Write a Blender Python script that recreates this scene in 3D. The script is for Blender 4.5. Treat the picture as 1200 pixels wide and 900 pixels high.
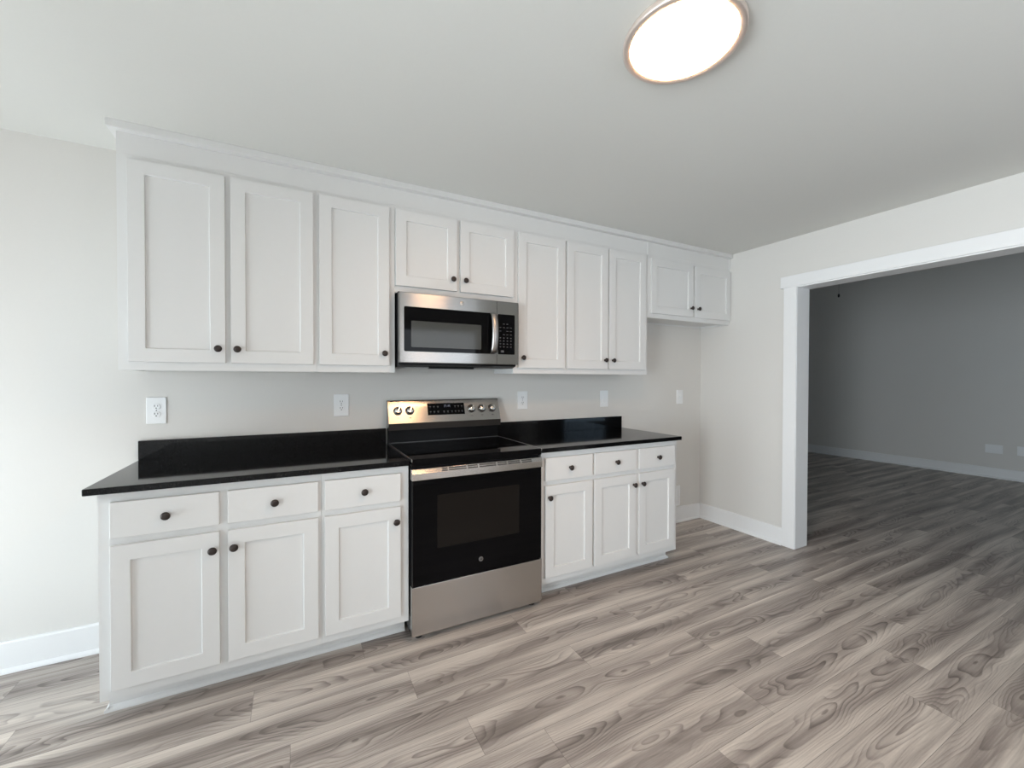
import bpy, bmesh, math, random
from mathutils import Vector, Matrix
random.seed(7)
S = bpy.context.scene
for o in list(bpy.data.objects): bpy.data.objects.remove(o)
C = S.collection

# ------------------------------------------------------------ camera
cd = bpy.data.cameras.new('camera'); cam = bpy.data.objects.new('camera', cd); C.objects.link(cam)
F = Vector((0.4623787, 0.88660271, -0.01189829)); R = Vector((0.88667435, -0.46239048, 0.00190613)); U = Vector((0.00381167, 0.01143127, 0.9999274))
cam.matrix_world = Matrix(((R.x, U.x, -F.x, 0), (R.y, U.y, -F.y, -2.6976), (R.z, U.z, -F.z, 1.3205), (0, 0, 0, 1)))
cd.sensor_width = 36; cd.lens = 486.5985 / 1200 * 36; cd.clip_start = 0.02
S.camera = cam

# ------------------------------------------------------------ light and exposure
S.view_settings.view_transform = 'Standard'; S.view_settings.look = 'None'
S.view_settings.gamma = 1; S.view_settings.use_curve_mapping = False
S.view_settings.exposure = 0.0
S.cycles.max_bounces = 10; S.cycles.diffuse_bounces = 7; S.cycles.glossy_bounces = 5
S.cycles.sample_clamp_indirect = 20; S.cycles.use_denoising = True
W = bpy.data.worlds.new('sky'); S.world = W; W.use_nodes = True
bg = W.node_tree.nodes['Background']; bg.inputs[0].default_value = (.62, .78, 1, 1); bg.inputs[1].default_value = 1.2

def area(name, loc, rot, sx, sy, power, col, spread=180):
    l = bpy.data.lights.new(name, 'AREA'); l.shape = 'RECTANGLE'; l.size = sx; l.size_y = sy
    l.energy = power; l.color = col; l.spread = math.radians(spread)
    o = bpy.data.objects.new(name, l); C.objects.link(o); o.location = loc; o.rotation_euler = rot
    return o
# daylight at the patio door and the tall window in the left wall, the window opposite the cabinets, the living room window
D = math.radians
area('patio_sky_daylight', (-2.16, -1.02, 1.56), (D(90), 0, D(-90)), 1.30, .98, 10, (.84, .94, 1))
area('patio_ground_daylight', (-2.16, -1.02, .56), (D(105), 0, D(-90)), 1.30, .92, 29, (.84, .95, 1))
area('left_window_daylight', (-2.14, -3.05, 1.10), (D(90), 0, D(-90)), .88, 1.78, 66, (.86, .95, 1), 110)
area('kitchen_window_daylight', (1.8, -3.735, 1.55), (D(90), 0, 0), 1.08, .88, 10, (.92, .96, 1))
area('living_window_daylight', (5.6, -4.635, 1.2), (D(90), 0, 0), 1.08, 1.6, 8, (.50, .78, 1))
sl = bpy.data.lights.new('sun', 'SUN'); sl.energy = 9; sl.angle = .012; sl.color = (1, .95, .88)
so = bpy.data.objects.new('sun', sl); C.objects.link(so); so.rotation_euler = (math.radians(16), math.radians(-23), 0); so.location = (-4, -2, 6)

# ------------------------------------------------------------ materials
def mat(name, col, rough=.5, metal=0, **k):
    m = bpy.data.materials.new(name); m.use_nodes = True
    b = m.node_tree.nodes['Principled BSDF']
    b.inputs['Base Color'].default_value = (*col, 1); b.inputs['Roughness'].default_value = rough
    b.inputs['Metallic'].default_value = metal
    for n, v in k.items(): b.inputs[n].default_value = v
    return m
def N(m, t, **k):
    n = m.node_tree.nodes.new(t)
    for a, v in k.items():
        if a in n.inputs.keys(): n.inputs[a].default_value = v
        else: setattr(n, a, v)
    return n
def L(m, a, b): m.node_tree.links.new(a, b)
def noise_paint(name, col, rough, amp=.03, scale=60, bump=.05, spec=.5):
    m = mat(name, col, rough); b = m.node_tree.nodes['Principled BSDF']
    b.inputs['Specular IOR Level'].default_value = spec
    tc = N(m, 'ShaderNodeTexCoord'); n = N(m, 'ShaderNodeTexNoise'); n.inputs['Scale'].default_value = scale
    L(m, tc.outputs['Object'], n.inputs['Vector'])
    r = N(m, 'ShaderNodeValToRGB')
    r.color_ramp.elements[0].color = (*[c * (1 - amp) for c in col], 1); r.color_ramp.elements[1].color = (*[min(1, c * (1 + amp)) for c in col], 1)
    L(m, n.outputs['Fac'], r.inputs['Fac']); L(m, r.outputs['Color'], b.inputs['Base Color'])
    bu = N(m, 'ShaderNodeBump'); bu.inputs['Strength'].default_value = bump; bu.inputs['Distance'].default_value = .002
    L(m, n.outputs['Fac'], bu.inputs['Height']); L(m, bu.outputs['Normal'], b.inputs['Normal'])
    return m
WALL = noise_paint('wall_paint', (.66, .645, .62), .75, .01, 90, .05, .25)
CEIL = noise_paint('ceiling_paint', (.655, .655, .63), .85, .01, 90, .04, .2)
TRIM = noise_paint('trim_paint', (.78, .785, .79), .38, .008, 30, .02, .45)
CAB = noise_paint('cabinet_paint', (.69, .69, .685), .42, .008, 40, .03, .45)
PLATE = mat('white_plastic', (.80, .81, .82), .3)
SLOT = mat('dark_slot', (.05, .05, .05), .5)
BRONZE = noise_paint('oil_rubbed_bronze', (.045, .035, .032), .38, .25, 200, .05, .5)
BRONZE.node_tree.nodes['Principled BSDF'].inputs['Metallic'].default_value = .6
BLACK = mat('black_enamel', (.0035, .0035, .004), .25, **{'Specular IOR Level': .12})
BGLASS = mat('black_glass', (.0025, .0025, .003), .04, **{'Specular IOR Level': .10})
OVENWIN = mat('oven_window_glass', (.009, .0075, .0065), .06, **{'Specular IOR Level': .15})
MWIN = mat('microwave_window_glass', (.058, .060, .056), .08, **{'Specular IOR Level': .25})
RUBBER = mat('black_rubber', (.01, .01, .01), .7)
CHROME = mat('chrome', (.75, .73, .70), .16, 1)
KNOBDK = mat('knob_dark_bezel', (.10, .09, .085), .3, .8)  # dark bezel ring at the foot of each range knob
NICKEL = mat('lamp_rim_nickel', (.72, .62, .56), .32, .6)
MARK = mat('printed_mark', (.07, .07, .075), .5)
MARKB = mat('display_glow', (.1, .1, .12), .4, **{'Emission Color': (.45, .55, .75, 1), 'Emission Strength': .25})
GREY = mat('grey_filter_mesh', (.25, .25, .25), .4, .8)
STRING = mat('chain_metal', (.03, .03, .03), .5, .5)
FANW = mat('fan_dark_wood', (.05, .04, .035), .5)
def steel(name, col, rough, aniso, rot=.25):
    m = mat(name, col, rough, 1); b = m.node_tree.nodes['Principled BSDF']
    b.inputs['Anisotropic'].default_value = aniso; b.inputs['Anisotropic Rotation'].default_value = rot
    t = N(m, 'ShaderNodeTangent'); t.direction_type = 'RADIAL'; t.axis = 'Z'; L(m, t.outputs[0], b.inputs['Tangent'])
    tc = N(m, 'ShaderNodeTexCoord'); mp = N(m, 'ShaderNodeMapping'); mp.inputs['Scale'].default_value = (2, 2, 900)
    n = N(m, 'ShaderNodeTexNoise'); n.inputs['Scale'].default_value = 1; n.inputs['Detail'].default_value = 2
    L(m, tc.outputs['Object'], mp.inputs[0]); L(m, mp.outputs[0], n.inputs['Vector'])
    r = N(m, 'ShaderNodeValToRGB'); r.color_ramp.elements[0].color = (*[c * .985 for c in col], 1); r.color_ramp.elements[1].color = (*[c * 1.015 for c in col], 1)
    L(m, n.outputs['Fac'], r.inputs['Fac']); L(m, r.outputs['Color'], b.inputs['Base Color'])
    return m
STEEL = steel('brushed_steel', (.50, .475, .45), .27, .93)
STEELMW = steel('brushed_steel_microwave', (.34, .335, .325), .22, .95)
SATIN = mat('satin_steel', (.42, .40, .385), .34, 1)
STEEL2 = steel('brushed_steel_panel', (.36, .35, .335), .22, .6)
def granite():
    m = mat('black_granite', (.008, .008, .009), .06); b = m.node_tree.nodes['Principled BSDF']
    tc = N(m, 'ShaderNodeTexCoord'); n = N(m, 'ShaderNodeTexNoise'); n.inputs['Scale'].default_value = 260; n.inputs['Detail'].default_value = 3
    L(m, tc.outputs['Object'], n.inputs['Vector']); r = N(m, 'ShaderNodeValToRGB')
    e = r.color_ramp.elements; e[0].position = .52; e[0].color = (.0025, .0025, .003, 1); e[1].position = .75; e[1].color = (.014, .014, .015, 1)
    L(m, n.outputs['Fac'], r.inputs['Fac']); L(m, r.outputs['Color'], b.inputs['Base Color'])
    b.inputs['Specular IOR Level'].default_value = .2
    return m
GRANITE = granite()
def glow(name, col, k):
    m = mat(name, (.9, .9, .88), .4, **{'Emission Color': (*col, 1), 'Emission Strength': k}); return m
LAMP = glow('lamp_diffuser_glow', (1, .56, .28), 42)
GLASS = mat('window_glass', (1, 1, 1), 0, **{'Transmission Weight': 1, 'IOR': 1.01})
GROUND = mat('concrete_patio', (.45, .43, .40), .9)

def plank_material():
    m = mat('vinyl_wood_planks', (.4, .37, .34), .42); b = m.node_tree.nodes['Principled BSDF']
    uv = N(m, 'ShaderNodeUVMap'); uv.uv_map = 'plank'; rn = N(m, 'ShaderNodeAttribute'); rn.attribute_name = 'rnd'
    sp = N(m, 'ShaderNodeSeparateXYZ'); L(m, uv.outputs[0], sp.inputs[0])
    sr = N(m, 'ShaderNodeSeparateXYZ'); L(m, rn.outputs['Vector'], sr.inputs[0])
    def M(op, a, bb=None, c=None, clamp=False):
        n = N(m, 'ShaderNodeMath'); n.operation = op; n.use_clamp = clamp
        for i, v in enumerate((a, bb, c)):
            if v is None: continue
            if isinstance(v, (int, float)): n.inputs[i].default_value = v
            else: L(m, v, n.inputs[i])
        return n.outputs[0]
    def vec(x, y, z):
        n = N(m, 'ShaderNodeCombineXYZ')
        for i, v in enumerate((x, y, z)):
            if isinstance(v, (int, float)): n.inputs[i].default_value = v
            else: L(m, v, n.inputs[i])
        return n.outputs[0]
    def noise(v, sc, det=2, dist=0, rough=.5):
        n = N(m, 'ShaderNodeTexNoise'); n.inputs['Scale'].default_value = sc; n.inputs['Detail'].default_value = det
        n.inputs['Distortion'].default_value = dist; n.inputs['Roughness'].default_value = rough
        L(m, v, n.inputs['Vector']); return n.outputs['Fac']
    x, y = sp.outputs['X'], sp.outputs['Y']; r1, r2, r3 = sr.outputs['X'], sr.outputs['Y'], sr.outputs['Z']
    off = M('MULTIPLY', r1, 37.0); off2 = M('MULTIPLY', r2, 23.0)
    # cathedral rings: nested arches round a wandering heart line along each plank
    heart = M('MULTIPLY_ADD', noise(vec(M('MULTIPLY_ADD', x, .9, off), 0, r3), 1.0, 1), .16, .010)
    d = M('DIVIDE', M('SUBTRACT', y, heart), .055); d2 = M('MULTIPLY', d, d)
    wob = noise(vec(M('MULTIPLY_ADD', x, 1.5, off), M('MULTIPLY_ADD', y, 5.0, off2), r3), 1.0, 2.0, .25, .5)
    fld = M('MULTIPLY_ADD', wob, 3.0, M('MULTIPLY', d2, .42))
    ph = M('FRACT', M('MULTIPLY', fld, 6.2))
    saw = M('POWER', ph, 3.0)
    soft = M('SUBTRACT', 1.0, M('SMOOTH_MAX', 0.0, M('MULTIPLY', M('SUBTRACT', ph, .93), 14.0), .05), clamp=True)
    ring = M('MULTIPLY', saw, soft)
    core = M('POWER', 2.718, M('MULTIPLY', d2, -.9))
    # where rings show strongly
    msk = noise(vec(M('MULTIPLY_ADD', x, 1.5, off2), M('MULTIPLY_ADD', y, 7.0, off), 3.0), 1.0, 1, 0)
    msk = M('MULTIPLY', M('MULTIPLY_ADD', msk, 3.0, -.75, clamp=True), M('MULTIPLY_ADD', core, .75, .25))
    fine = noise(vec(M('MULTIPLY_ADD', x, 5.0, off), M('MULTIPLY_ADD', y, 150.0, off2), 0), 1.0, 3, .3)
    streak = noise(vec(M('MULTIPLY_ADD', x, .8, off), M('MULTIPLY_ADD', y, 13.0, off2), 0), 1.0, 2, .4)
    speck = noise(vec(M('MULTIPLY', x, 60.0), M('MULTIPLY', y, 400.0), 0), 1.0, 2)
    # value
    v = M('MULTIPLY_ADD', M('SUBTRACT', streak, .5), 1.42, .645)
    v = M('SUBTRACT', v, M('MULTIPLY', core, .25))
    v = M('ADD', v, M('MULTIPLY', M('SUBTRACT', r1, .5), .13))
    v = M('SUBTRACT', v, M('MULTIPLY', M('MULTIPLY', ring, msk), .52))
    v = M('ADD', v, M('MULTIPLY', M('SUBTRACT', fine, .5), .50))
    v = M('ADD', v, M('MULTIPLY', M('SUBTRACT', speck, .5), .12), clamp=True)
    rp = N(m, 'ShaderNodeValToRGB'); e = rp.color_ramp.elements
    e[0].position = .0; e[0].color = (.15, .126, .112, 1); e[1].position = 1.; e[1].color = (.72, .655, .585, 1)
    a = e.new(.35); a.color = (.31, .268, .243, 1); a = e.new(.65); a.color = (.51, .455, .407, 1)
    L(m, v, rp.inputs['Fac'])
    # joints
    ey = M('MINIMUM', y, M('SUBTRACT', .181, y)); jm = M('LESS_THAN', M('MINIMUM', M('MULTIPLY', ey, 1.4), x), .0016)
    mx = N(m, 'ShaderNodeMix'); mx.data_type = 'RGBA'; L(m, M('MULTIPLY', jm, .55), mx.inputs[0]); L(m, rp.outputs[0], mx.inputs[6]); mx.inputs[7].default_value = (.06, .05, .047, 1)
    L(m, mx.outputs[2], b.inputs['Base Color'])
    L(m, M('MULTIPLY_ADD', fine, .15, .33), b.inputs['Roughness'])
    bu = N(m, 'ShaderNodeBump'); bu.inputs['Strength'].default_value = .12; bu.inputs['Distance'].default_value = .0008
    L(m, M('SUBTRACT', v, M('MULTIPLY', jm, 2.0)), bu.inputs['Height']); L(m, bu.outputs[0], b.inputs['Normal'])
    return m
PLANK = plank_material()

# ------------------------------------------------------------ mesh helpers
class MB:
    def __init__(s): s.bm = bmesh.new(); s.mats = []
    def mi(s, m):
        if m not in s.mats: s.mats.append(m)
        return s.mats.index(m)
    def box(s, x0, x1, y0, y1, z0, z1, m=None, bevel=0):
        r = bmesh.ops.create_cube(s.bm, size=1); vs = r['verts']
        for v in vs: v.co = Vector(((x0 + x1) / 2 + v.co.x * (x1 - x0), (y0 + y1) / 2 + v.co.y * (y1 - y0), (z0 + z1) / 2 + v.co.z * (z1 - z0)))
        fs = set(f for v in vs for f in v.link_faces)
        if m:
            for f in fs: f.material_index = s.mi(m)
        if bevel:
            es = set(e for v in vs for e in v.link_edges)
            bmesh.ops.bevel(s.bm, geom=list(es), offset=bevel, segments=2, affect='EDGES', profile=.5)
        return s
    def prism(s, pts, axis, a, b, m=None):
        """extrude a 2-D outline pts along axis x/y/z from a to b"""
        def P(p, t):
            return {'x': (t, p[0], p[1]), 'y': (p[0], t, p[1]), 'z': (p[0], p[1], t)}[axis]
        A = [s.bm.verts.new(P(p, a)) for p in pts]; B = [s.bm.verts.new(P(p, b)) for p in pts]
        fs = [s.bm.faces.new(A), s.bm.faces.new(B[::-1])]
        n = len(pts)
        for i in range(n): fs.append(s.bm.faces.new((A[i], B[i], B[(i + 1) % n], A[(i + 1) % n])))
        bmesh.ops.recalc_face_normals(s.bm, faces=fs)
        if m:
            for f in fs: f.material_index = s.mi(m)
        return s
    def lathe(s, prof, origin, axis, m=None, seg=32, smooth=True):
        """profile of (distance along axis, radius)"""
        ax = Vector(axis).normalized(); t = ax.orthogonal().normalized(); bb = ax.cross(t); o = Vector(origin); rings = []
        for d, r in prof:
            if r < 1e-6: rings.append([s.bm.verts.new(o + ax * d)])
            else: rings.append([s.bm.verts.new(o + ax * d + (t * math.cos(2 * math.pi * i / seg) + bb * math.sin(2 * math.pi * i / seg)) * r) for i in range(seg)])
        fs = []
        for a, b in zip(rings, rings[1:]):
            for i in range(seg):
                j = (i + 1) % seg
                if len(a) == 1 and len(b) == 1: continue
                if len(a) == 1: fs.append(s.bm.faces.new((a[0], b[i], b[j])))
                elif len(b) == 1: fs.append(s.bm.faces.new((a[i], b[0], a[j])))
                else: fs.append(s.bm.faces.new((a[i], b[i], b[j], a[j])))
        bmesh.ops.recalc_face_normals(s.bm, faces=fs)
        for f in fs:
            f.smooth = smooth
            if m: f.material_index = s.mi(m)
        return s
    def build(s, name, m=None, parent=None, bevel=0, origin=None):
        if m and not s.mats: s.mats = [m]
        elif m and m not in s.mats: s.mats.append(m)
        o0 = Vector(origin) if origin is not None else None
        if o0 is not None: bmesh.ops.translate(s.bm, verts=s.bm.verts, vec=-o0)
        me = bpy.data.meshes.new(name); s.bm.to_mesh(me); s.bm.free()
        for q in s.mats: me.materials.append(q)
        o = bpy.data.objects.new(name, me); C.objects.link(o)
        if o0 is not None: o.location = o0
        if parent:
            o.parent = parent
            w = Vector((0, 0, 0)); p = parent
            while p: w += p.location; p = p.parent
            o.location = (o0 if o0 is not None else Vector((0, 0, 0))) - w
        if bevel:
            bv = o.modifiers.new('bevel', 'BEVEL'); bv.width = bevel; bv.segments = 2; bv.limit_method = 'ANGLE'; bv.angle_limit = math.radians(40)
            bv.harden_normals = False
        return o
def tag(o, label=None, cat=None, group=None, kind=None):
    if label: o['label'] = label
    if cat: o['category'] = cat
    if group: o['group'] = group
    if kind: o['kind'] = kind
    return o
def thing(name, label, cat, loc, group=None):
    o = bpy.data.objects.new(name, None); C.objects.link(o); o.location = loc; o.empty_display_size = .1
    return tag(o, label, cat, group)
def struct(name, mb, m, bevel=0): return tag(mb.build(name, m, bevel=bevel), kind='structure')
def add_text(mb, body, size, m, loc, depth=.0006):
    cu = bpy.data.curves.new('lettering', 'FONT'); cu.body = body; cu.size = size; cu.extrude = depth; cu.align_x = 'CENTER'; cu.align_y = 'CENTER'
    t = bpy.data.objects.new('lettering', cu); C.objects.link(t); bpy.context.view_layer.update()
    me = bpy.data.meshes.new_from_object(t.evaluated_get(bpy.context.evaluated_depsgraph_get())); bpy.data.objects.remove(t)
    me.transform(Matrix.Translation(loc) @ Matrix.Rotation(math.radians(90), 4, 'X'))
    n0 = len(mb.bm.faces); mb.bm.from_mesh(me); mb.bm.faces.ensure_lookup_table(); k = mb.mi(m)
    for f in mb.bm.faces[n0:]: f.material_index = k
    bpy.data.meshes.remove(me)

# ------------------------------------------------------------ room shell
XR, XR2, ZC, XL, YF = 3.4458, 3.5912, 2.4287, -2.10, -3.70
LX, LZ, LY0, LY1 = 8.35, 3.40, -4.60, 2.60      # living room
OP0, OP1, OPZ = -.862, -3.05, 2.045             # wide opening
def planks():
    bm = bmesh.new(); uvl = bm.loops.layers.uv.new('plank'); cl = bm.loops.layers.float_color.new('rnd')
    known = {-1: .285, 0: -.16, 1: .443, 2: -.022, 3: .585, 4: .827, 5: 1.675, 6: 2.55, 7: 2.27}
    ln = 1.22
    for k in range(-19, 23):
        y1 = -.652 - .181 * k; y0 = y1 - .181
        ph = known.get(k, random.uniform(0, ln)) % ln
        x = XL - .2 - ((XL - .2 - ph) % ln)
        while x < LX + .1:
            xa, xb = max(x, XL - .15), min(x + ln, LX + .1); ya, yb = max(y0, LY0 - .15), min(y1, LY1 + .1)
            if xa < xb and ya < yb and (xb > XR2 or yb > YF - .15) and (xb > XR or ya < .15):
                vs = [bm.verts.new(c) for c in ((xa, ya, 0), (xb, ya, 0), (xb, yb, 0), (xa, yb, 0))]
                f = bm.faces.new(vs); rc = (random.random(), random.random(), random.random(), 1)
                for lp in f.loops:
                    lp[uvl].uv = (lp.vert.co.x - x, lp.vert.co.y - y0); lp[cl] = rc
            x += ln
    bmesh.ops.remove_doubles(bm, verts=bm.verts, dist=1e-5)
    me = bpy.data.meshes.new('floor'); bm.to_mesh(me); bm.free(); me.materials.append(PLANK)
    o = bpy.data.objects.new('floor', me); C.objects.link(o); tag(o, kind='structure')
planks()
struct('wall_back', MB().box(XL - .15, XR, 0, .14, 0, ZC + .1), WALL)
w = MB().box(XR, XR2, OP0 + .018, LY1, 0, LZ + .1).box(XR, XR2, OP1 - .018, OP0 + .018, OPZ + .018, LZ + .1).box(XR, XR2, LY0, OP1 - .018, 0, LZ + .1)
struct('wall_right', w, WALL)
# left wall with the patio door opening y -1.75..-.30
PD0, PD1, PDZ = -.30, -1.75, 2.06
struct('wall_left', MB().box(XL - .15, XL, PD0, 0, 0, ZC + .1).box(XL - .15, XL, -2.58, PD1, 0, ZC + .1).box(XL - .15, XL, YF - .15, -3.52, 0, ZC + .1).box(XL - .15, XL, -3.52, -2.58, 0, .18).box(XL - .15, XL, -3.52, PD0, PDZ, ZC + .1), WALL)
KW = (1.2, 2.4, 1.05, 2.05)
struct('wall_front', MB().box(XL, KW[0], YF - .15, YF, 0, ZC + .1).box(KW[1], XR, YF - .15, YF, 0, ZC + .1).box(KW[0], KW[1], YF - .15, YF, 0, KW[2]).box(KW[0], KW[1], YF - .15, YF, KW[3], ZC + .1), WALL)
struct('ceiling', MB().box(XL - .15, XR, YF - .15, .14, ZC, ZC + .1), CEIL)
struct('wall_living_far', MB().box(LX, LX + .14, LY0, LY1, 0, LZ + .1), WALL)
struct('wall_living_back', MB().box(XR2, LX, LY1, LY1 + .14, 0, LZ + .1), WALL)
LW = (5.0, 6.2, .35, 2.05)
struct('wall_living_front', MB().box(XR2, LW[0], LY0 - .14, LY0, 0, LZ + .1).box(LW[1], LX, LY0 - .14, LY0, 0, LZ + .1).box(LW[0], LW[1], LY0 - .14, LY0, 0, LW[2]).box(LW[0], LW[1], LY0 - .14, LY0, LW[3], LZ + .1), WALL)
struct('ceiling_living', MB().box(XR, LX + .14, LY0 - .14, LY1 + .14, LZ + .0, LZ + .1), CEIL)
# outside ground beyond the patio door
struct('ground_outside', MB().box(-9, XL - .15, -7, 4, -.12, -.06), GROUND)
# window and door joinery
def frame_y(name, x0, x1, z0, z1, y, bars=1):
    b = MB().box(x0, x0 + .05, y - .05, y, z0, z1).box(x1 - .05, x1, y - .05, y, z0, z1).box(x0 + .05, x1 - .05, y - .05, y, z0, z0 + .05).box(x0 + .05, x1 - .05, y - .05, y, z1 - .05, z1)
    zc = (z0 + z1) / 2; b.box(x0 + .05, x1 - .05, y - .05, y, zc - .02, zc + .02)
    o = struct(name, b, TRIM)
    MB().box(x0 + .05, x1 - .05, y - .028, y - .022, z0 + .05, z1 - .05).build('pane', GLASS, o)
frame_y('window_1', KW[0], KW[1], KW[2], KW[3], YF - .02)
frame_y('window_2', LW[0], LW[1], LW[2], LW[3], LY0 - .02)
xd = XL - .05
b = MB().box(xd - .05, xd, PD1, PD1 + .06, 0, PDZ).box(xd - .05, xd, PD0 - .06, PD0, 0, PDZ).box(xd - .05, xd, PD1 + .06, PD0 - .06, PDZ - .06, PDZ).box(xd - .05, xd, PD1 + .06, PD0 - .06, 0, .05)
ym = (PD0 + PD1) / 2; b.box(xd - .05, xd, ym - .05, ym + .05, .05, PDZ - .06)
dr = struct('door_1', b, TRIM); MB().box(xd - .028, xd - .022, PD1 + .06, PD0 - .06, .05, PDZ - .06).build('pane', GLASS, dr)
b = MB().box(xd - .05, xd, -3.52, -3.47, .18, PDZ).box(xd - .05, xd, -2.63, -2.58, .18, PDZ).box(xd - .05, xd, -3.47, -2.63, .18, .23).box(xd - .05, xd, -3.47, -2.63, PDZ - .05, PDZ).box(xd - .05, xd, -3.47, -2.63, 1.10, 1.14)
w3 = struct('window_3', b, TRIM); MB().box(xd - .028, xd - .022, -3.47, -2.63, .23, PDZ - .05).build('pane', GLASS, w3)
# baseboards with shoe moulding
BH, BT = .138, .016
def base_profile():   # (out, z)
    return [(0, 0), (BT + .013, 0), (BT + .013, .006), (BT + .010, .013), (BT + .004, .018), (BT, .020), (BT, BH - .006), (BT - .005, BH), (0, BH)]
def base_x(mb, x0, x1, ywall, sgn=-1): mb.prism([(ywall + sgn * a, z) for a, z in base_profile()], 'x', x0, x1)
def base_y(mb, y0, y1, xwall, sgn=-1): mb.prism([(xwall + sgn * a, z) for a, z in base_profile()], 'y', y0, y1)
m_ = MB(); base_x(m_, XL, -.6625, 0); base_x(m_, 2.4285, XR, 0); struct('baseboard_back', m_, TRIM)
m_ = MB(); base_y(m_, -.772, -.0005, XR - .0004); struct('baseboard_right', m_, TRIM)
m_ = MB(); base_y(m_, PD0 + .01, -.001, XL + .0004, 1); struct('baseboard_left', m_, TRIM)
m_ = MB(); base_y(m_, LY0, LY1, LX); struct('baseboard_living_far', m_, TRIM)
# casing round the wide opening
CT = .020
m_ = MB().box(XR - CT, XR, OP0 - .003 + .0, -.772, 0, 2.042).box(XR - CT - .004, XR, OP1 - .10, -.748, 2.042, 2.130)
m_.box(XR - CT, XR, OP1 - .09, OP1 + .003, 0, 2.042)
struct('trim_1', m_, TRIM, bevel=.002)
m_ = MB().box(XR - .012, XR2 + .012, OP0 - .006, OP0 + .018, 0, OPZ).box(XR - .012, XR2 + .012, OP1 - .018, OP1 + .006, 0, OPZ).box(XR - .012, XR2 + .012, OP1 + .006, OP0 - .006, OPZ - .012, OPZ + .012)
struct('trim_2', m_, TRIM, bevel=.0015)
m_ = MB().box(XR2, XR2 + CT, OP0, OP0 + .09, 0, 2.055).box(XR2, XR2 + CT, OP1 - .09, OP1, 0, 2.055).box(XR2, XR2 + CT, OP1 - .1, OP0 + .1, 2.058, 2.14)
struct('trim_3', m_, TRIM, bevel=.002)

# ------------------------------------------------------------ cabinets
def knob(parent, x, z, y):
    k = MB().lathe([(0, 0), (0, .0085), (.0025, .0085), (.004, .0055), (.012, .005), (.0155, .0085), (.018, .0148), (.0215, .0162), (.0245, .0148), (.0272, .009), (.028, 0)], (x, y, z), (0, -1, 0), seg=28)
    return k.build('knob', BRONZE, parent)
def shaker(parent, x0, x1, z0, z1, yf, kx, kz, rail=.0600, label=None):
    """shaker door: four beaded edges round a sunk flat panel; front face at y = yf"""
    t, rec = .019, .0085
    bm = MB(); B = bm.bm
    def ring(a, y):
        return [B.verts.new(p) for p in ((x0 + a, y, z0 + a), (x1 - a, y, z0 + a), (x1 - a, y, z1 - a), (x0 + a, y, z1 - a))]
    r = [ring(0, yf + t), ring(0, yf), ring(rail, yf), ring(rail + .0012, yf + rec)]
    B.faces.new(r[0][::-1]); B.faces.new(r[3])
    for a, b2 in zip(r, r[1:]):
        for i in range(4): B.faces.new((a[i], a[(i + 1) % 4], b2[(i + 1) % 4], b2[i]))
    bmesh.ops.recalc_face_normals(B, faces=B.faces)
    d = bm.build('door', CAB, parent, bevel=.0016)
    knob(d, kx, kz, yf); return d
def drawer(parent, x0, x1, z0, z1, yf):
    d = MB().box(x0, x1, yf, yf + .019, z0, z1).build('drawer', CAB, parent, bevel=.0022)
    knob(d, (x0 + x1) / 2, (z0 + z1) / 2, yf)
UF, UD = -.293, -.3121
LF, LD = -.6025, -.6216
def box_with_frame(parent, x0, x1, z0, z1, yf, openings, toe=None, bottom=0.018):
    """carcass sides, back, bottom and a face frame with its openings hidden by the doors"""
    e = .0003; x0 += e; x1 -= e
    b = MB()
    b.box(x0, x0 + .016, yf + .0191, -.003, z0, z1 - .0003); b.box(x1 - .016, x1, yf + .0191, -.003, z0, z1 - .0003)
    b.box(x0 + .016, x1 - .016, -.009, -.003, z0, z1 - .0003); b.box(x0 + .016, x1 - .016, yf + .0191, -.009, z0 + bottom - .016, z0 + bottom); b.box(x0 + .016, x1 - .016, yf + .0191, -.009, z1 - .017, z1 - .0003)
    b.build('carcass', CAB, parent, bevel=.001)
    # face frame as a grid of strips round the openings
    xs = sorted(set([x0, x1] + [v for o in openings for v in o[:2]])); zs = sorted(set([z0, z1] + [v for o in openings for v in o[2:]]))
    B = bmesh.new(); g = {}
    def V(i, j, k):
        if (i, j, k) not in g: g[i, j, k] = B.verts.new((xs[i], yf if k == 0 else yf + .019, zs[j]))
        return g[i, j, k]
    def solid(i, j):
        if i < 0 or j < 0 or i >= len(xs) - 1 or j >= len(zs) - 1: return False
        cx, cz = (xs[i] + xs[i + 1]) / 2, (zs[j] + zs[j + 1]) / 2
        return not any(o[0] < cx < o[1] and o[2] < cz < o[3] for o in openings)
    for i in range(len(xs) - 1):
        for j in range(len(zs) - 1):
            if not solid(i, j): continue
            B.faces.new((V(i, j, 0), V(i + 1, j, 0), V(i + 1, j + 1, 0), V(i, j + 1, 0)))
            B.faces.new((V(i, j, 1), V(i, j + 1, 1), V(i + 1, j + 1, 1), V(i + 1, j, 1)))
            if not solid(i - 1, j): B.faces.new((V(i, j, 0), V(i, j + 1, 0), V(i, j + 1, 1), V(i, j, 1)))
            if not solid(i + 1, j): B.faces.new((V(i + 1, j, 0), V(i + 1, j, 1), V(i + 1, j + 1, 1), V(i + 1, j + 1, 0)))
            if not solid(i, j - 1): B.faces.new((V(i, j, 0), V(i, j, 1), V(i + 1, j, 1), V(i + 1, j, 0)))
            if not solid(i, j + 1): B.faces.new((V(i, j + 1, 0), V(i + 1, j + 1, 0), V(i + 1, j + 1, 1), V(i, j + 1, 1)))
    bmesh.ops.recalc_face_normals(B, faces=B.faces)
    mb = MB(); mb.bm.free(); mb.bm = B; mb.build('face_frame', CAB, parent)
def inset(d, a=.012): return (d[0] + a, d[1] - a, d[2] + a, d[3] - a)

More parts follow.
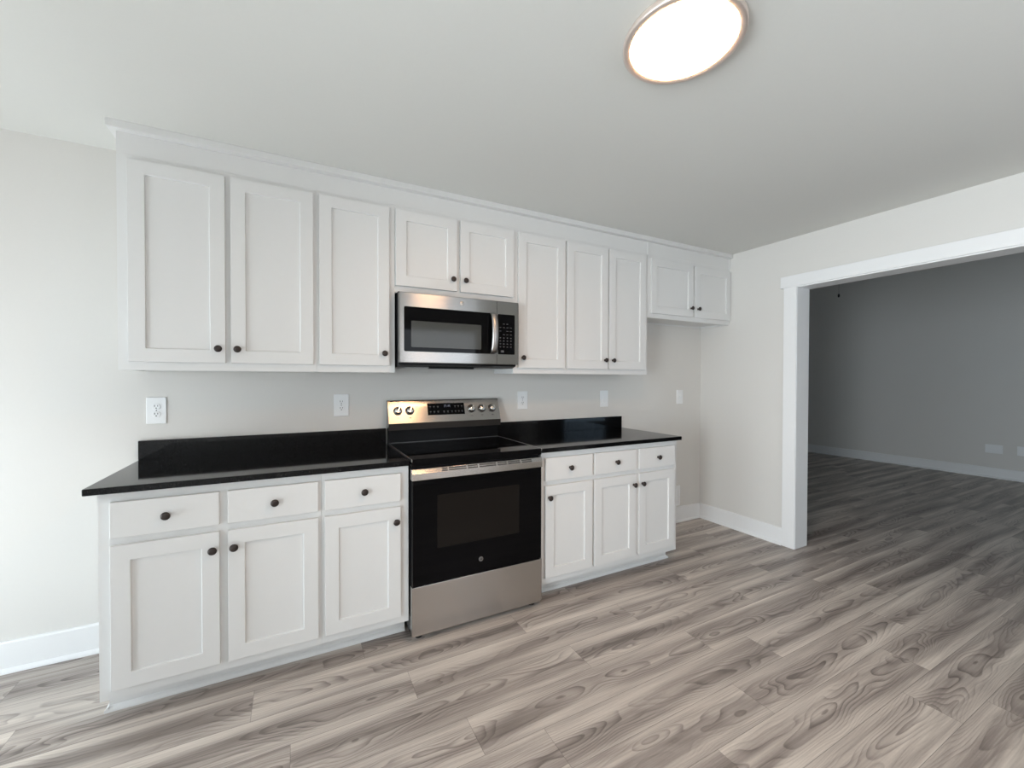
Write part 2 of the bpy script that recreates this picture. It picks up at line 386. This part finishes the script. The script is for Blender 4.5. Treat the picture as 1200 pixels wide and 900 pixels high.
ZUT, ZUB, ZST = 2.2805, 1.3944, 1.8498
UZ0, UZ1 = 1.357, 2.305
def wall_cab(label, x0, x1, z0, doors, group=None):
    t = thing('wall_cabinet', label, 'cabinet', ((x0 + x1) / 2, 0, z0), group)
    box_with_frame(t, x0, x1, z0, UZ1, UF, [inset(d) for d in doors], bottom=.03)
    for d in doors: shaker(t, d[0], d[1], d[2], d[3], UD, d[4], d[5])
KO = .030
wall_cab('tall white two-door wall cabinet at the left end, next to bare wall', -.687, .0982, UZ0,
    [(-.6486, -.2944, ZUB, ZUT, -.3216, 1.4606), (-.2727, .0841, ZUB, ZUT, -.2455, 1.4606)])
wall_cab('tall white single-door wall cabinet just left of the microwave', .0982, .5018, UZ0, [(.1123, .4686, ZUB, ZUT, .4405, 1.4615)])
wall_cab('short white two-door wall cabinet directly above the microwave', .5018, 1.2601, 1.812,
    [(.4865 + .017, .8697, ZST, ZUT, .8405, 1.9173), (.8914, 1.259, ZST, ZUT, .9205, 1.9173)][:0] or [(.5048, .8697, ZST, ZUT, .8405, 1.9173), (.8914, 1.2585, ZST, ZUT, .9205, 1.9173)])
wall_cab('tall white single-door wall cabinet just right of the microwave', 1.2601, 1.6679, UZ0, [(1.2923, 1.6584, ZUB, ZUT, 1.3215, 1.4607)])
wall_cab('tall white two-door wall cabinet with narrow doors at the right end of the tall row', 1.6679, 2.4500, UZ0,
    [(1.6773, 2.0405, ZUB, ZUT, 2.0115, 1.4595), (2.0547, 2.4188, ZUB, ZUT, 2.0855, 1.4595)])
wall_cab('short white two-door wall cabinet in the corner above the empty refrigerator space', 2.4500, 3.4440, 1.806,
    [(2.4798, 2.9544, 1.8415, 2.2734, 2.926, 1.912), (2.9788, 3.4380, 1.8415, 2.2734, 3.010, 1.912)])
# board above the cabinets and crown
tag(MB().box(-.687, 3.4452, UF, -.001, UZ1 + .0002, 2.3955).box(2.4470, 2.4590, UF - .007, UF, 2.2990, 2.3955).box(3.4330, 3.4450, UF - .007, UF, 2.2990, 2.3955).build('fascia_board', CAB, bevel=.0006),
    'long white fascia board between the wall cabinets and the crown strip', 'fascia')
tag(MB().prism([(-.001, 2.3957), (-.3271, 2.3957), (-.3271, 2.4283), (-.001, 2.4283)], 'x', -.7113, 3.4452).build('crown_moulding', CAB, bevel=.001),
    'flat white crown strip along the ceiling above the wall cabinets', 'moulding')

# base cabinets
ZDT, ZDB, ZRT, ZRB = .8516, .7145, .6860, .1347
LZ0, LZ1 = .0955, .8878
def base_cab(label, x0, x1, cols, toe_left=False, toe_right=False):
    t = thing('base_cabinet', label, 'cabinet', ((x0 + x1) / 2, -.3, 0))
    ops = []
    for c in cols: ops += [inset((c[0], c[1], ZDB, ZDT), .010), inset((c[0], c[1], ZRB, ZRT), .012)]
    box_with_frame(t, x0, x1, LZ0, LZ1, LF, ops, bottom=.02)
    for c in cols:
        drawer(t, c[0], c[1], ZDB, ZDT, LD)
        shaker(t, c[0], c[1], ZRB, ZRT, LD, c[2], .6165)
    a, b2 = x0 + (0 if toe_left else .0003), x1 - (0 if toe_right else .0003)
    prof = [(-.012, 0), (-.523, 0), (-.523, .007), (-.520, .014), (-.514, .019), (-.510, .021), (-.510, .0953), (-.012, .0953)]
    mb = MB().prism(prof, 'x', a, b2)
    if toe_right: mb.prism([(b2, 0), (b2 + .013, 0), (b2 + .013, .007), (b2 + .004, .019), (b2, .021)], 'y', -.523, -.04)
    if toe_left: mb.prism([(a, 0), (a - .013, 0), (a - .013, .007), (a - .004, .019), (a, .021)], 'y', -.523, -.04)
    mb.build('toe_kick', CAB, t)
base_cab('white two-door base cabinet with two drawers at the left end of the run', -.6600, .1036,
    [(-.6226, -.2817, -.3033), (-.2527, .0903, -.2300)], toe_left=True)
base_cab('white single-door base cabinet with one drawer just left of the range', .1036, .5040, [(.1169, .4612, .4379)])
base_cab('white single-door base cabinet with one drawer just right of the range', 1.2850, 1.6660, [(1.3096, 1.6571, 1.3325)])
base_cab('white two-door base cabinet with two drawers at the right end of the run', 1.6660, 2.4264,
    [(1.6749, 2.0246, 2.0010), (2.0546, 2.3923, 2.0780)], toe_right=True)
# worktops
def worktop(label, x0, x1):
    t = thing('countertop', label, 'countertop', ((x0 + x1) / 2, -.3, .888))
    MB().box(x0, x1, -.6366, -.0005, .8882, .9140).build('slab', GRANITE, t, bevel=.003)
    MB().box(x0, x1, -.0205, -.0005, .9142, 1.0093).build('backsplash', GRANITE, t, bevel=.0015)
worktop('polished black stone countertop with backsplash left of the range', -.6934, .5030)
worktop('polished black stone countertop with backsplash right of the range', 1.2720, 2.4427)

# ------------------------------------------------------------ range
RX0, RX1, RY = .5095, 1.2655, -.650
rg = thing('range', 'freestanding stainless steel electric range with black glass oven door', 'range', ((RX0 + RX1) / 2, -.33, 0))
MB().box(RX0 + .002, RX1 - .002, -.612, -.03, .030, .880).build('body', BLACK, rg, bevel=.003)
for x, y in ((.555, -.60), (1.222, -.60), (.555, -.08), (1.222, -.08)):
    MB().lathe([(0, 0), (0, .018), (.012, .018), (.016, .011), (.0305, .010), (.0305, 0)], (x, y, 0), (0, 0, 1), seg=20).build('foot', RUBBER, rg)
ctr = ((RX0 + RX1) / 2, -.4, .5)
dw = MB().box(RX0, RX1, RY, -.613, .030, .277).build('storage_drawer', STEEL, rg, bevel=.002, origin=ctr)
# oven door: black glass with window, steel top band with vent slots
od = MB().box(RX0 + .003, RX1 - .003, RY + .002, -.613, .281, .812).build('oven_door', BGLASS, rg, bevel=.002)
MB().box(.640, 1.116, RY + .0012, RY + .004, .455, .728, bevel=.0005).build('oven_window', OVENWIN, od)
hb = MB().prism([(-.613, .813), (RY - .006, .813), (RY - .006, .846), (RY + .006, .868), (-.613, .868)], 'x', RX0, RX1).build('door_band', STEEL, rg, bevel=.002, origin=ctr)
for x0, x1 in ((.665, .694), (.702, .797), (.806, .862), (.872, .969), (.980, 1.036), (1.045, 1.120), (1.130, 1.195)):
    q = MB()
    for f0, f1 in ((.12, .40), (.56, .84)):
        p = [(RY - .006 + .012 * f, .846 + .022 * f) for f in (f0, f1)]
        q.prism([(p[0][0] - .0006, p[0][1] + .0002), (p[1][0] - .0006, p[1][1] + .0002), (p[1][0] + .001, p[1][1]), (p[0][0] + .001, p[0][1])], 'x', x0, x1)
    q.build('vent_slot', SLOT, hb)
lg = MB().lathe([(0, .0), (0, .0130), (.0012, .0130), (.0016, .0118), (.0016, 0)], (.882, RY + .0015, .352), (0, -1, 0), mat('emblem_grey', (.20, .19, .185), .35, .5), seg=32)
add_text(lg, 'GE', .0125, BLACK, (.882, RY - .0004, .352)); lg.build('emblem', None, od)
# cooktop
COOK = MB().box(RX0, RX1, -.646, -.065, .882, .9185).build('cooktop', BGLASS, rg, bevel=.004)
BURN = mat('burner_ring_print', (.035, .035, .037), .25)
for cx, cy, r_ in ((.68, -.48, .115), (.68, -.22, .08), (1.09, -.48, .09), (1.09, -.22, .075), (.885, -.2, .05)):
    rb = MB(); B = rb.bm; seg = 64
    q = [[B.verts.new((cx + k * math.cos(2 * math.pi * i / seg), cy + k * math.sin(2 * math.pi * i / seg), .9187)) for i in range(seg)] for k in (r_ - .0016, r_)]
    for i in range(seg): B.faces.new((q[0][i], q[1][i], q[1][(i + 1) % seg], q[0][(i + 1) % seg]))
    rb.build('burner_ring', BURN, COOK)
MB().box(RX0 + .002, RX1 - .002, -.071, -.0645, .9180, .9215).build('rear_trim', mat('dark_trim', (.10, .10, .10), .35, 1), COOK)
for xa in (RX0 - .0012, RX1 - .0030): MB().box(xa, xa + .0042, -.6465, -.065, .9050, .9196, bevel=.0008).build('side_trim', SATIN, COOK)
# backguard: black lower panel and tilted steel control panel
MB().box(RX0 + .001, RX1 - .001, -.064, -.024, .882, 1.012).build('backguard', BLACK, rg, bevel=.002)
cp = MB().prism([(-.020, 1.012), (-.084, 1.012), (-.095, 1.043), (-.047, 1.178), (-.042, 1.184), (-.020, 1.184)], 'x', RX0 - .003, RX1 + .003).build('control_panel', STEEL2, rg, bevel=.0015, origin=((RX0 + RX1) / 2, .5, 1.1))
tn = Vector((0, -.135, .048)).normalized()      # outward normal of the tilted face
tu = Vector((0, .048, .135)).normalized()
def onface(z): f = (z - 1.043) / .135; return Vector((0, -.095 + .048 * f, z))
MB().prism([(-.0840, 1.0015), (-.0955, 1.0425), (-.0965, 1.0425), (-.0930, 1.0010)], 'x', RX0 - .003, RX1 + .003).build('lower_lip', mat('dark_steel_lip', (.075, .065, .058), .35, 1), rg, origin=((RX0 + RX1) / 2, .5, 1.1))
def mark(mb, x, z, w_, h_, off=.0013, m=None, th=.0006):
    a0, a1 = onface(z - h_ / 2) + tn * off, onface(z + h_ / 2) + tn * off; c0, c1 = a0 - tn * th, a1 - tn * th
    mb.prism([(a0.y, a0.z), (a1.y, a1.z), (c1.y, c1.z), (c0.y, c0.z)], 'x', x - w_ / 2, x + w_ / 2, m)
mk = MB(); mark(mk, .8835, 1.123, .253, .074, .0008, BGLASS, .002)
for z in (1.108, 1.140):
    for i, x in enumerate((.775, .800, .826, .866, .892, .920, .945, .968, .992)):
        if z > 1.12 and i in (3, 4, 5): continue
        mark(mk, x, z, .011, .004, m=MARK); mark(mk, x, z - .007, .007, .0015, m=MARK)
for x in (.872, .884, .896, .908): mark(mk, x, 1.141, .0018, .014, m=MARKB)
mark(mk, .878, 1.1475, .010, .0016, m=MARKB); mark(mk, .902, 1.1475, .010, .0016, m=MARKB); mark(mk, .902, 1.141, .010, .0016, m=MARKB)
mk.build('display', BGLASS, cp)
for x in (.5665, .641, 1.059, 1.135, 1.2125):
    o = onface(1.119) + Vector((x, 0, 0))
    k = MB().lathe([(0, 0), (0, .0275), (.003, .0275), (.0035, .0235)], o, tn, KNOBDK, seg=36)
    k.lathe([(.003, .0240), (.0055, .0225), (.020, .0200), (.0225, .0180), (.0228, 0)], o, tn, CHROME, seg=36)
    c = o + tn * .0232; rot = Matrix((Vector((1, 0, 0)), tu, tn)).transposed(); ang = Matrix.Rotation(math.radians(-20), 3, 'Z')
    n0 = set(k.bm.verts); k.box(-.0028, .0028, -.0175, .0175, -.003, .006, CHROME)
    for v in k.bm.verts:
        if v not in n0: v.co = c + rot @ (ang @ v.co)
    k.build('control_knob', None, cp)
    a = MB(); mark(a, x, 1.076, .012, .003); a.build('dial_mark', MARK, cp)

# ------------------------------------------------------------ microwave
MX0, MX1, MYF, MZ0, MZ1 = .5095, 1.2535, -.382, 1.411, 1.802
mw = thing('microwave', 'stainless steel over-the-range microwave mounted under the short cabinet', 'microwave', ((MX0 + MX1) / 2, -.18, MZ0))
mc = ((MX0 + MX1) / 2, .6, 1.6)
MZB = 1.388
MB().prism([(-.003, MZB), (-.300, MZB), (-.345, MZ0 - .010), (-.345, 1.8095), (-.003, 1.8095)], 'x', MX0, MX1).build('body', BLACK, mw, bevel=.002)
md = MB().box(MX0, 1.1025, MYF, -.3455, MZ0, MZ1).build('door', STEELMW, mw, bevel=.003, origin=mc)
cf_ = MB().box(1.1035, MX1, MYF, -.3455, MZ0, MZ1).build('control_column', STEELMW, mw, bevel=.003, origin=mc)
def rrect(x0, x1, z0, z1, r, y0, y1, m=None):
    p = []
    for cx, cz, a0 in ((x1 - r, z1 - r, 0), (x0 + r, z1 - r, 90), (x0 + r, z0 + r, 180), (x1 - r, z0 + r, 270)):
        for i in range(5): a = math.radians(a0 + i * 22.5); p.append((cx + r * math.cos(a), cz + r * math.sin(a)))
    return MB().prism(p, 'y', y0, y1, m)
gp = rrect(.5335, 1.090, 1.474, 1.7235, .008, MYF - .0015, MYF + .004).build('door_glass', BGLASS, md)
rrect(.573, .997, 1.4985, 1.6455, .006, MYF - .0022, MYF + .002).build('window', MWIN, md)
km = rrect(1.1085, 1.2255, 1.4735, 1.7215, .006, MYF - .0015, MYF + .004, BGLASS)
for r_ in range(4):
    for c_ in range(4): km.box(1.120 + c_ * .0245, 1.129 + c_ * .0245, MYF - .0021, MYF - .0014, 1.517 + r_ * .0185, 1.523 + r_ * .0185, MARK)
for r_, cols in ((0, (1, 2)), (1, (0, 1, 2, 3)), (2, (0, 2, 3)), (3, (1, 2, 3))):
    for c_ in cols: km.box(1.118 + c_ * .0245, 1.131 + c_ * .0245, MYF - .0021, MYF - .0014, 1.660 - r_ * .022, 1.6635 - r_ * .022, MARK)
km.box(1.128, 1.150, MYF - .0021, MYF - .0014, 1.485, 1.498, MARK)
km.build('keypad', BGLASS, cf_)
# bowed handle
hm = MB(); B = hm.bm; n = 16; rings = []
for i in range(n + 1):
    t = i / n; z = 1.4785 + t * .243; y = MYF - .012 - .028 * math.sin(math.pi * t) ** .55 if 0 < t < 1 else MYF - .010
    hw = .020
    rings.append([B.verts.new(p) for p in ((1.076 - hw, y + .008, z), (1.076 - hw, y + .002, z), (1.076 - hw * .55, y - .004, z), (1.076 + hw * .55, y - .004, z), (1.076 + hw, y + .002, z), (1.076 + hw, y + .008, z))])
for a, b2 in zip(rings, rings[1:]):
    for i in range(6): B.faces.new((a[i], a[(i + 1) % 6], b2[(i + 1) % 6], b2[i]))
B.faces.new(rings[0]); B.faces.new(rings[-1][::-1]); bmesh.ops.recalc_face_normals(B, faces=B.faces)
for f in B.faces: f.smooth = True
hd = hm.box(1.066, 1.086, MYF - .016, MYF - .0005, 1.4805, 1.495).box(1.066, 1.086, MYF - .016, MYF - .0005, 1.7045, 1.719).build('handle', SATIN, md, origin=mc)
e_ = MB().lathe([(0, 0), (0, .0125), (.0012, .0125), (.0018, .0115), (.0018, 0)], (.8715, MYF, 1.766), (0, -1, 0), mat('emblem_steel', (.62, .58, .54), .3, 1), seg=32)
add_text(e_, 'GE', .0125, GREY, (.8715, MYF - .0020, 1.766)); e_.build('emblem', None, md)
# underside: grease filters and lamp cover
MB().box(.56, .80, -.29, -.10, MZB - .004, MZB - .0002).build('grease_filter', GREY, mw)
MB().box(.95, 1.19, -.29, -.10, MZB - .004, MZB - .0002).build('grease_filter', GREY, mw)
MB().box(.70, .985, -.296, -.270, MZB - .008, MZB - .0002).build('vent_louvre', BLACK, mw)

# ------------------------------------------------------------ outlets and switches on the back wall
def plate(name, label, cat, x0, x1, z0, z1, kind, group=None):
    x, z = (x0 + x1) / 2, (z0 + z1) / 2
    t = thing(name, label, cat, (x, 0, z), group)
    b = MB().prism([(x0, z0), (x1, z0), (x1, z1), (x0, z1)], 'y', -.0055, -.0003); p = b.build('cover_plate', PLATE, t, bevel=.0022)
    if kind == 'duplex':
        for s in (-1, 1):
            cz = z + s * .0195; q = MB()
            pts = [(x + .0170 * math.cos(a), cz + .0165 * max(-.84, min(.84, math.sin(a)))) for a in [2 * math.pi * i / 32 for i in range(32)]]
            rc = q.prism(pts, 'y', -.0085, -.0052).build('receptacle', PLATE, p, bevel=.0008)
            sl_ = MB().box(x - .0075, x - .0050, -.0092, -.0083, cz - .001, cz + .0085).box(x + .0050, x + .0072, -.0092, -.0083, cz, cz + .008)
            sl_.lathe([(0, .0028), (.0007, .0028), (.0007, 0)], (x, -.0085, cz - .0075), (0, -1, 0), seg=12); sl_.build('slots', SLOT, p)
        MB().lathe([(0, .003), (.001, .0025), (.0012, 0)], (x, -.0055, z), (0, -1, 0), seg=12).build('screw', GREY, p)
    elif kind == 'rocker':
        MB().box(x - .0168, x + .0168, -.0062, -.0050, z - .0335, z + .0335).build('rocker_frame', PLATE, p, bevel=.0006)
        MB().prism([(-.0060, z - .031), (-.0105, z - .031), (-.0068, z + .031), (-.0060, z + .031)], 'x', x - .0145, x + .0145).build('rocker', PLATE, p, bevel=.0008)
    elif kind == 'toggle':
        MB().box(x - .005, x + .005, -.0062, -.0050, z - .012, z + .012).build('switch_collar', PLATE, p)
        MB().prism([(-.006, z - .004), (-.016, z + .004), (-.016, z + .009), (-.006, z + .006)], 'x', x - .0035, x + .0035).build('toggle', PLATE, p)
    return t
plate('wall_outlet', 'white duplex outlet at the left end of the backsplash, below the first cabinet', 'outlet', -.6644, -.5846, 1.0915, 1.2245, 'duplex')
plate('wall_outlet', 'white duplex outlet on the wall just left of the range', 'outlet', .2030, .2870, 1.0945, 1.2275, 'duplex')
plate('wall_outlet', 'white duplex outlet on the wall just right of the range', 'outlet', 1.4515, 1.5355, 1.0970, 1.2300, 'duplex')
plate('wall_switch', 'white rocker switch above the right end of the backsplash', 'switch', 2.2250, 2.3070, 1.0930, 1.2280, 'rocker')
plate('wall_switch', 'white toggle switch near the room corner beside the refrigerator space', 'switch', 3.1190, 3.2020, 1.0945, 1.2225, 'toggle')
ob = thing('supply_box', 'white plastic supply box low on the wall, peeking out behind the right end base cabinet', 'supply box', (3.08, 0, .2431))
b = MB().box(2.995, 3.013, -.009, -.0003, .152, .336).box(3.150, 3.168, -.009, -.0003, .152, .336).box(3.013, 3.150, -.009, -.0003, .152, .170).box(3.013, 3.150, -.009, -.0003, .318, .336)
b.build('box_frame', PLATE, ob, bevel=.0015); MB().box(3.013, 3.150, -.004, -.0005, .170, .318).build('box_back', PLATE, ob)
MB().lathe([(0, 0), (0, .009), (.012, .009), (.012, .006), (.026, .006), (.026, 0)], (3.08, -.004, .22), (0, -1, 0), seg=16).build('valve', CHROME, ob)
# living room wall plates
def far_plate(name, label, cat, y, z, w_, h_, kind):
    t = thing(name, label, cat, (LX, y, z))
    p = MB().box(LX - .0065, LX - .0003, y - w_ / 2, y + w_ / 2, z - h_ / 2, z + h_ / 2).build('cover_plate', PLATE, t, bevel=.002)
    if kind == 2: [MB().box(LX - .009, LX - .006, y + q - .018, y + q + .018, z - .033, z + .033).build('receptacle', PLATE, p, bevel=.001) for q in (-.04, .04)]
    else: MB().box(LX - .009, LX - .006, y - .0165, y + .0165, z - .033, z + .033).build('receptacle', PLATE, p, bevel=.001)
far_plate('wall_outlet', 'wide two-gang outlet low on the dim far wall of the next room', 'outlet', -.748, .390, .160, .115, 2)
far_plate('wall_outlet', 'single outlet low on the dim far wall, cut by the right picture edge', 'outlet', -.99, .395, .075, .12, 1)

# ------------------------------------------------------------ ceiling light
lx_, ly_ = 1.110, -1.753
cl = thing('ceiling_light', 'round flush ceiling light with thin rim, switched on', 'ceiling light', (lx_, ly_, ZC))
MB().lathe([(.0005, 0), (.0005, .176), (.014, .186), (.026, .186), (.030, .182), (.030, .166), (.024, .163), (.024, 0)], (lx_, ly_, ZC), (0, 0, -1), seg=96).build('rim', NICKEL, cl)
MB().lathe([(.0242, .1625), (.028, .161), (.033, .13), (.036, .08), (.0365, 0)], (lx_, ly_, ZC), (0, 0, -1), seg=96).build('diffuser', LAMP, cl)

# ------------------------------------------------------------ ceiling fan in the living room: only its pull chain shows under the header
fx, fy_ = 6.0, .0
fan = thing('ceiling_fan', 'ceiling fan in the next room, its dark pull chain hanging into view', 'ceiling fan', (fx, fy_, LZ))
MB().lathe([(0.0005, 0), (.0005, .07), (.03, .065), (.045, .02), (.045, .012), (.22, .012), (.22, .03), (.24, .10), (.30, .12), (.36, .11), (.39, .07), (.42, .065), (.43, 0)], (fx, fy_, LZ), (0, 0, -1), seg=40).build('motor', FANW, fan)
for k in range(5):
    a = math.radians(72 * k + 10); m2 = MB().box(.10, .66, -.065, .065, -.004, .004, bevel=.002); rm = Matrix.Rotation(a, 3, 'Z') @ Matrix.Rotation(math.radians(12), 3, 'X')
    for v in m2.bm.verts: v.co = rm @ v.co + Vector((fx, fy_, LZ - .33))
    m2.build('blade', FANW, fan)
pc = MB().lathe([(0, .0012), (.60, .0012)], (fx, fy_ + .0165, LZ - .415), (0, 0, -1), seg=8).lathe([(0, 0), (.004, .007), (.016, .011), (.034, .011), (.044, .006), (.046, 0)], (fx, fy_ + .0165, LZ - 1.010), (0, 0, -1), seg=16)
pc.build('pull_chain', STRING, fan)
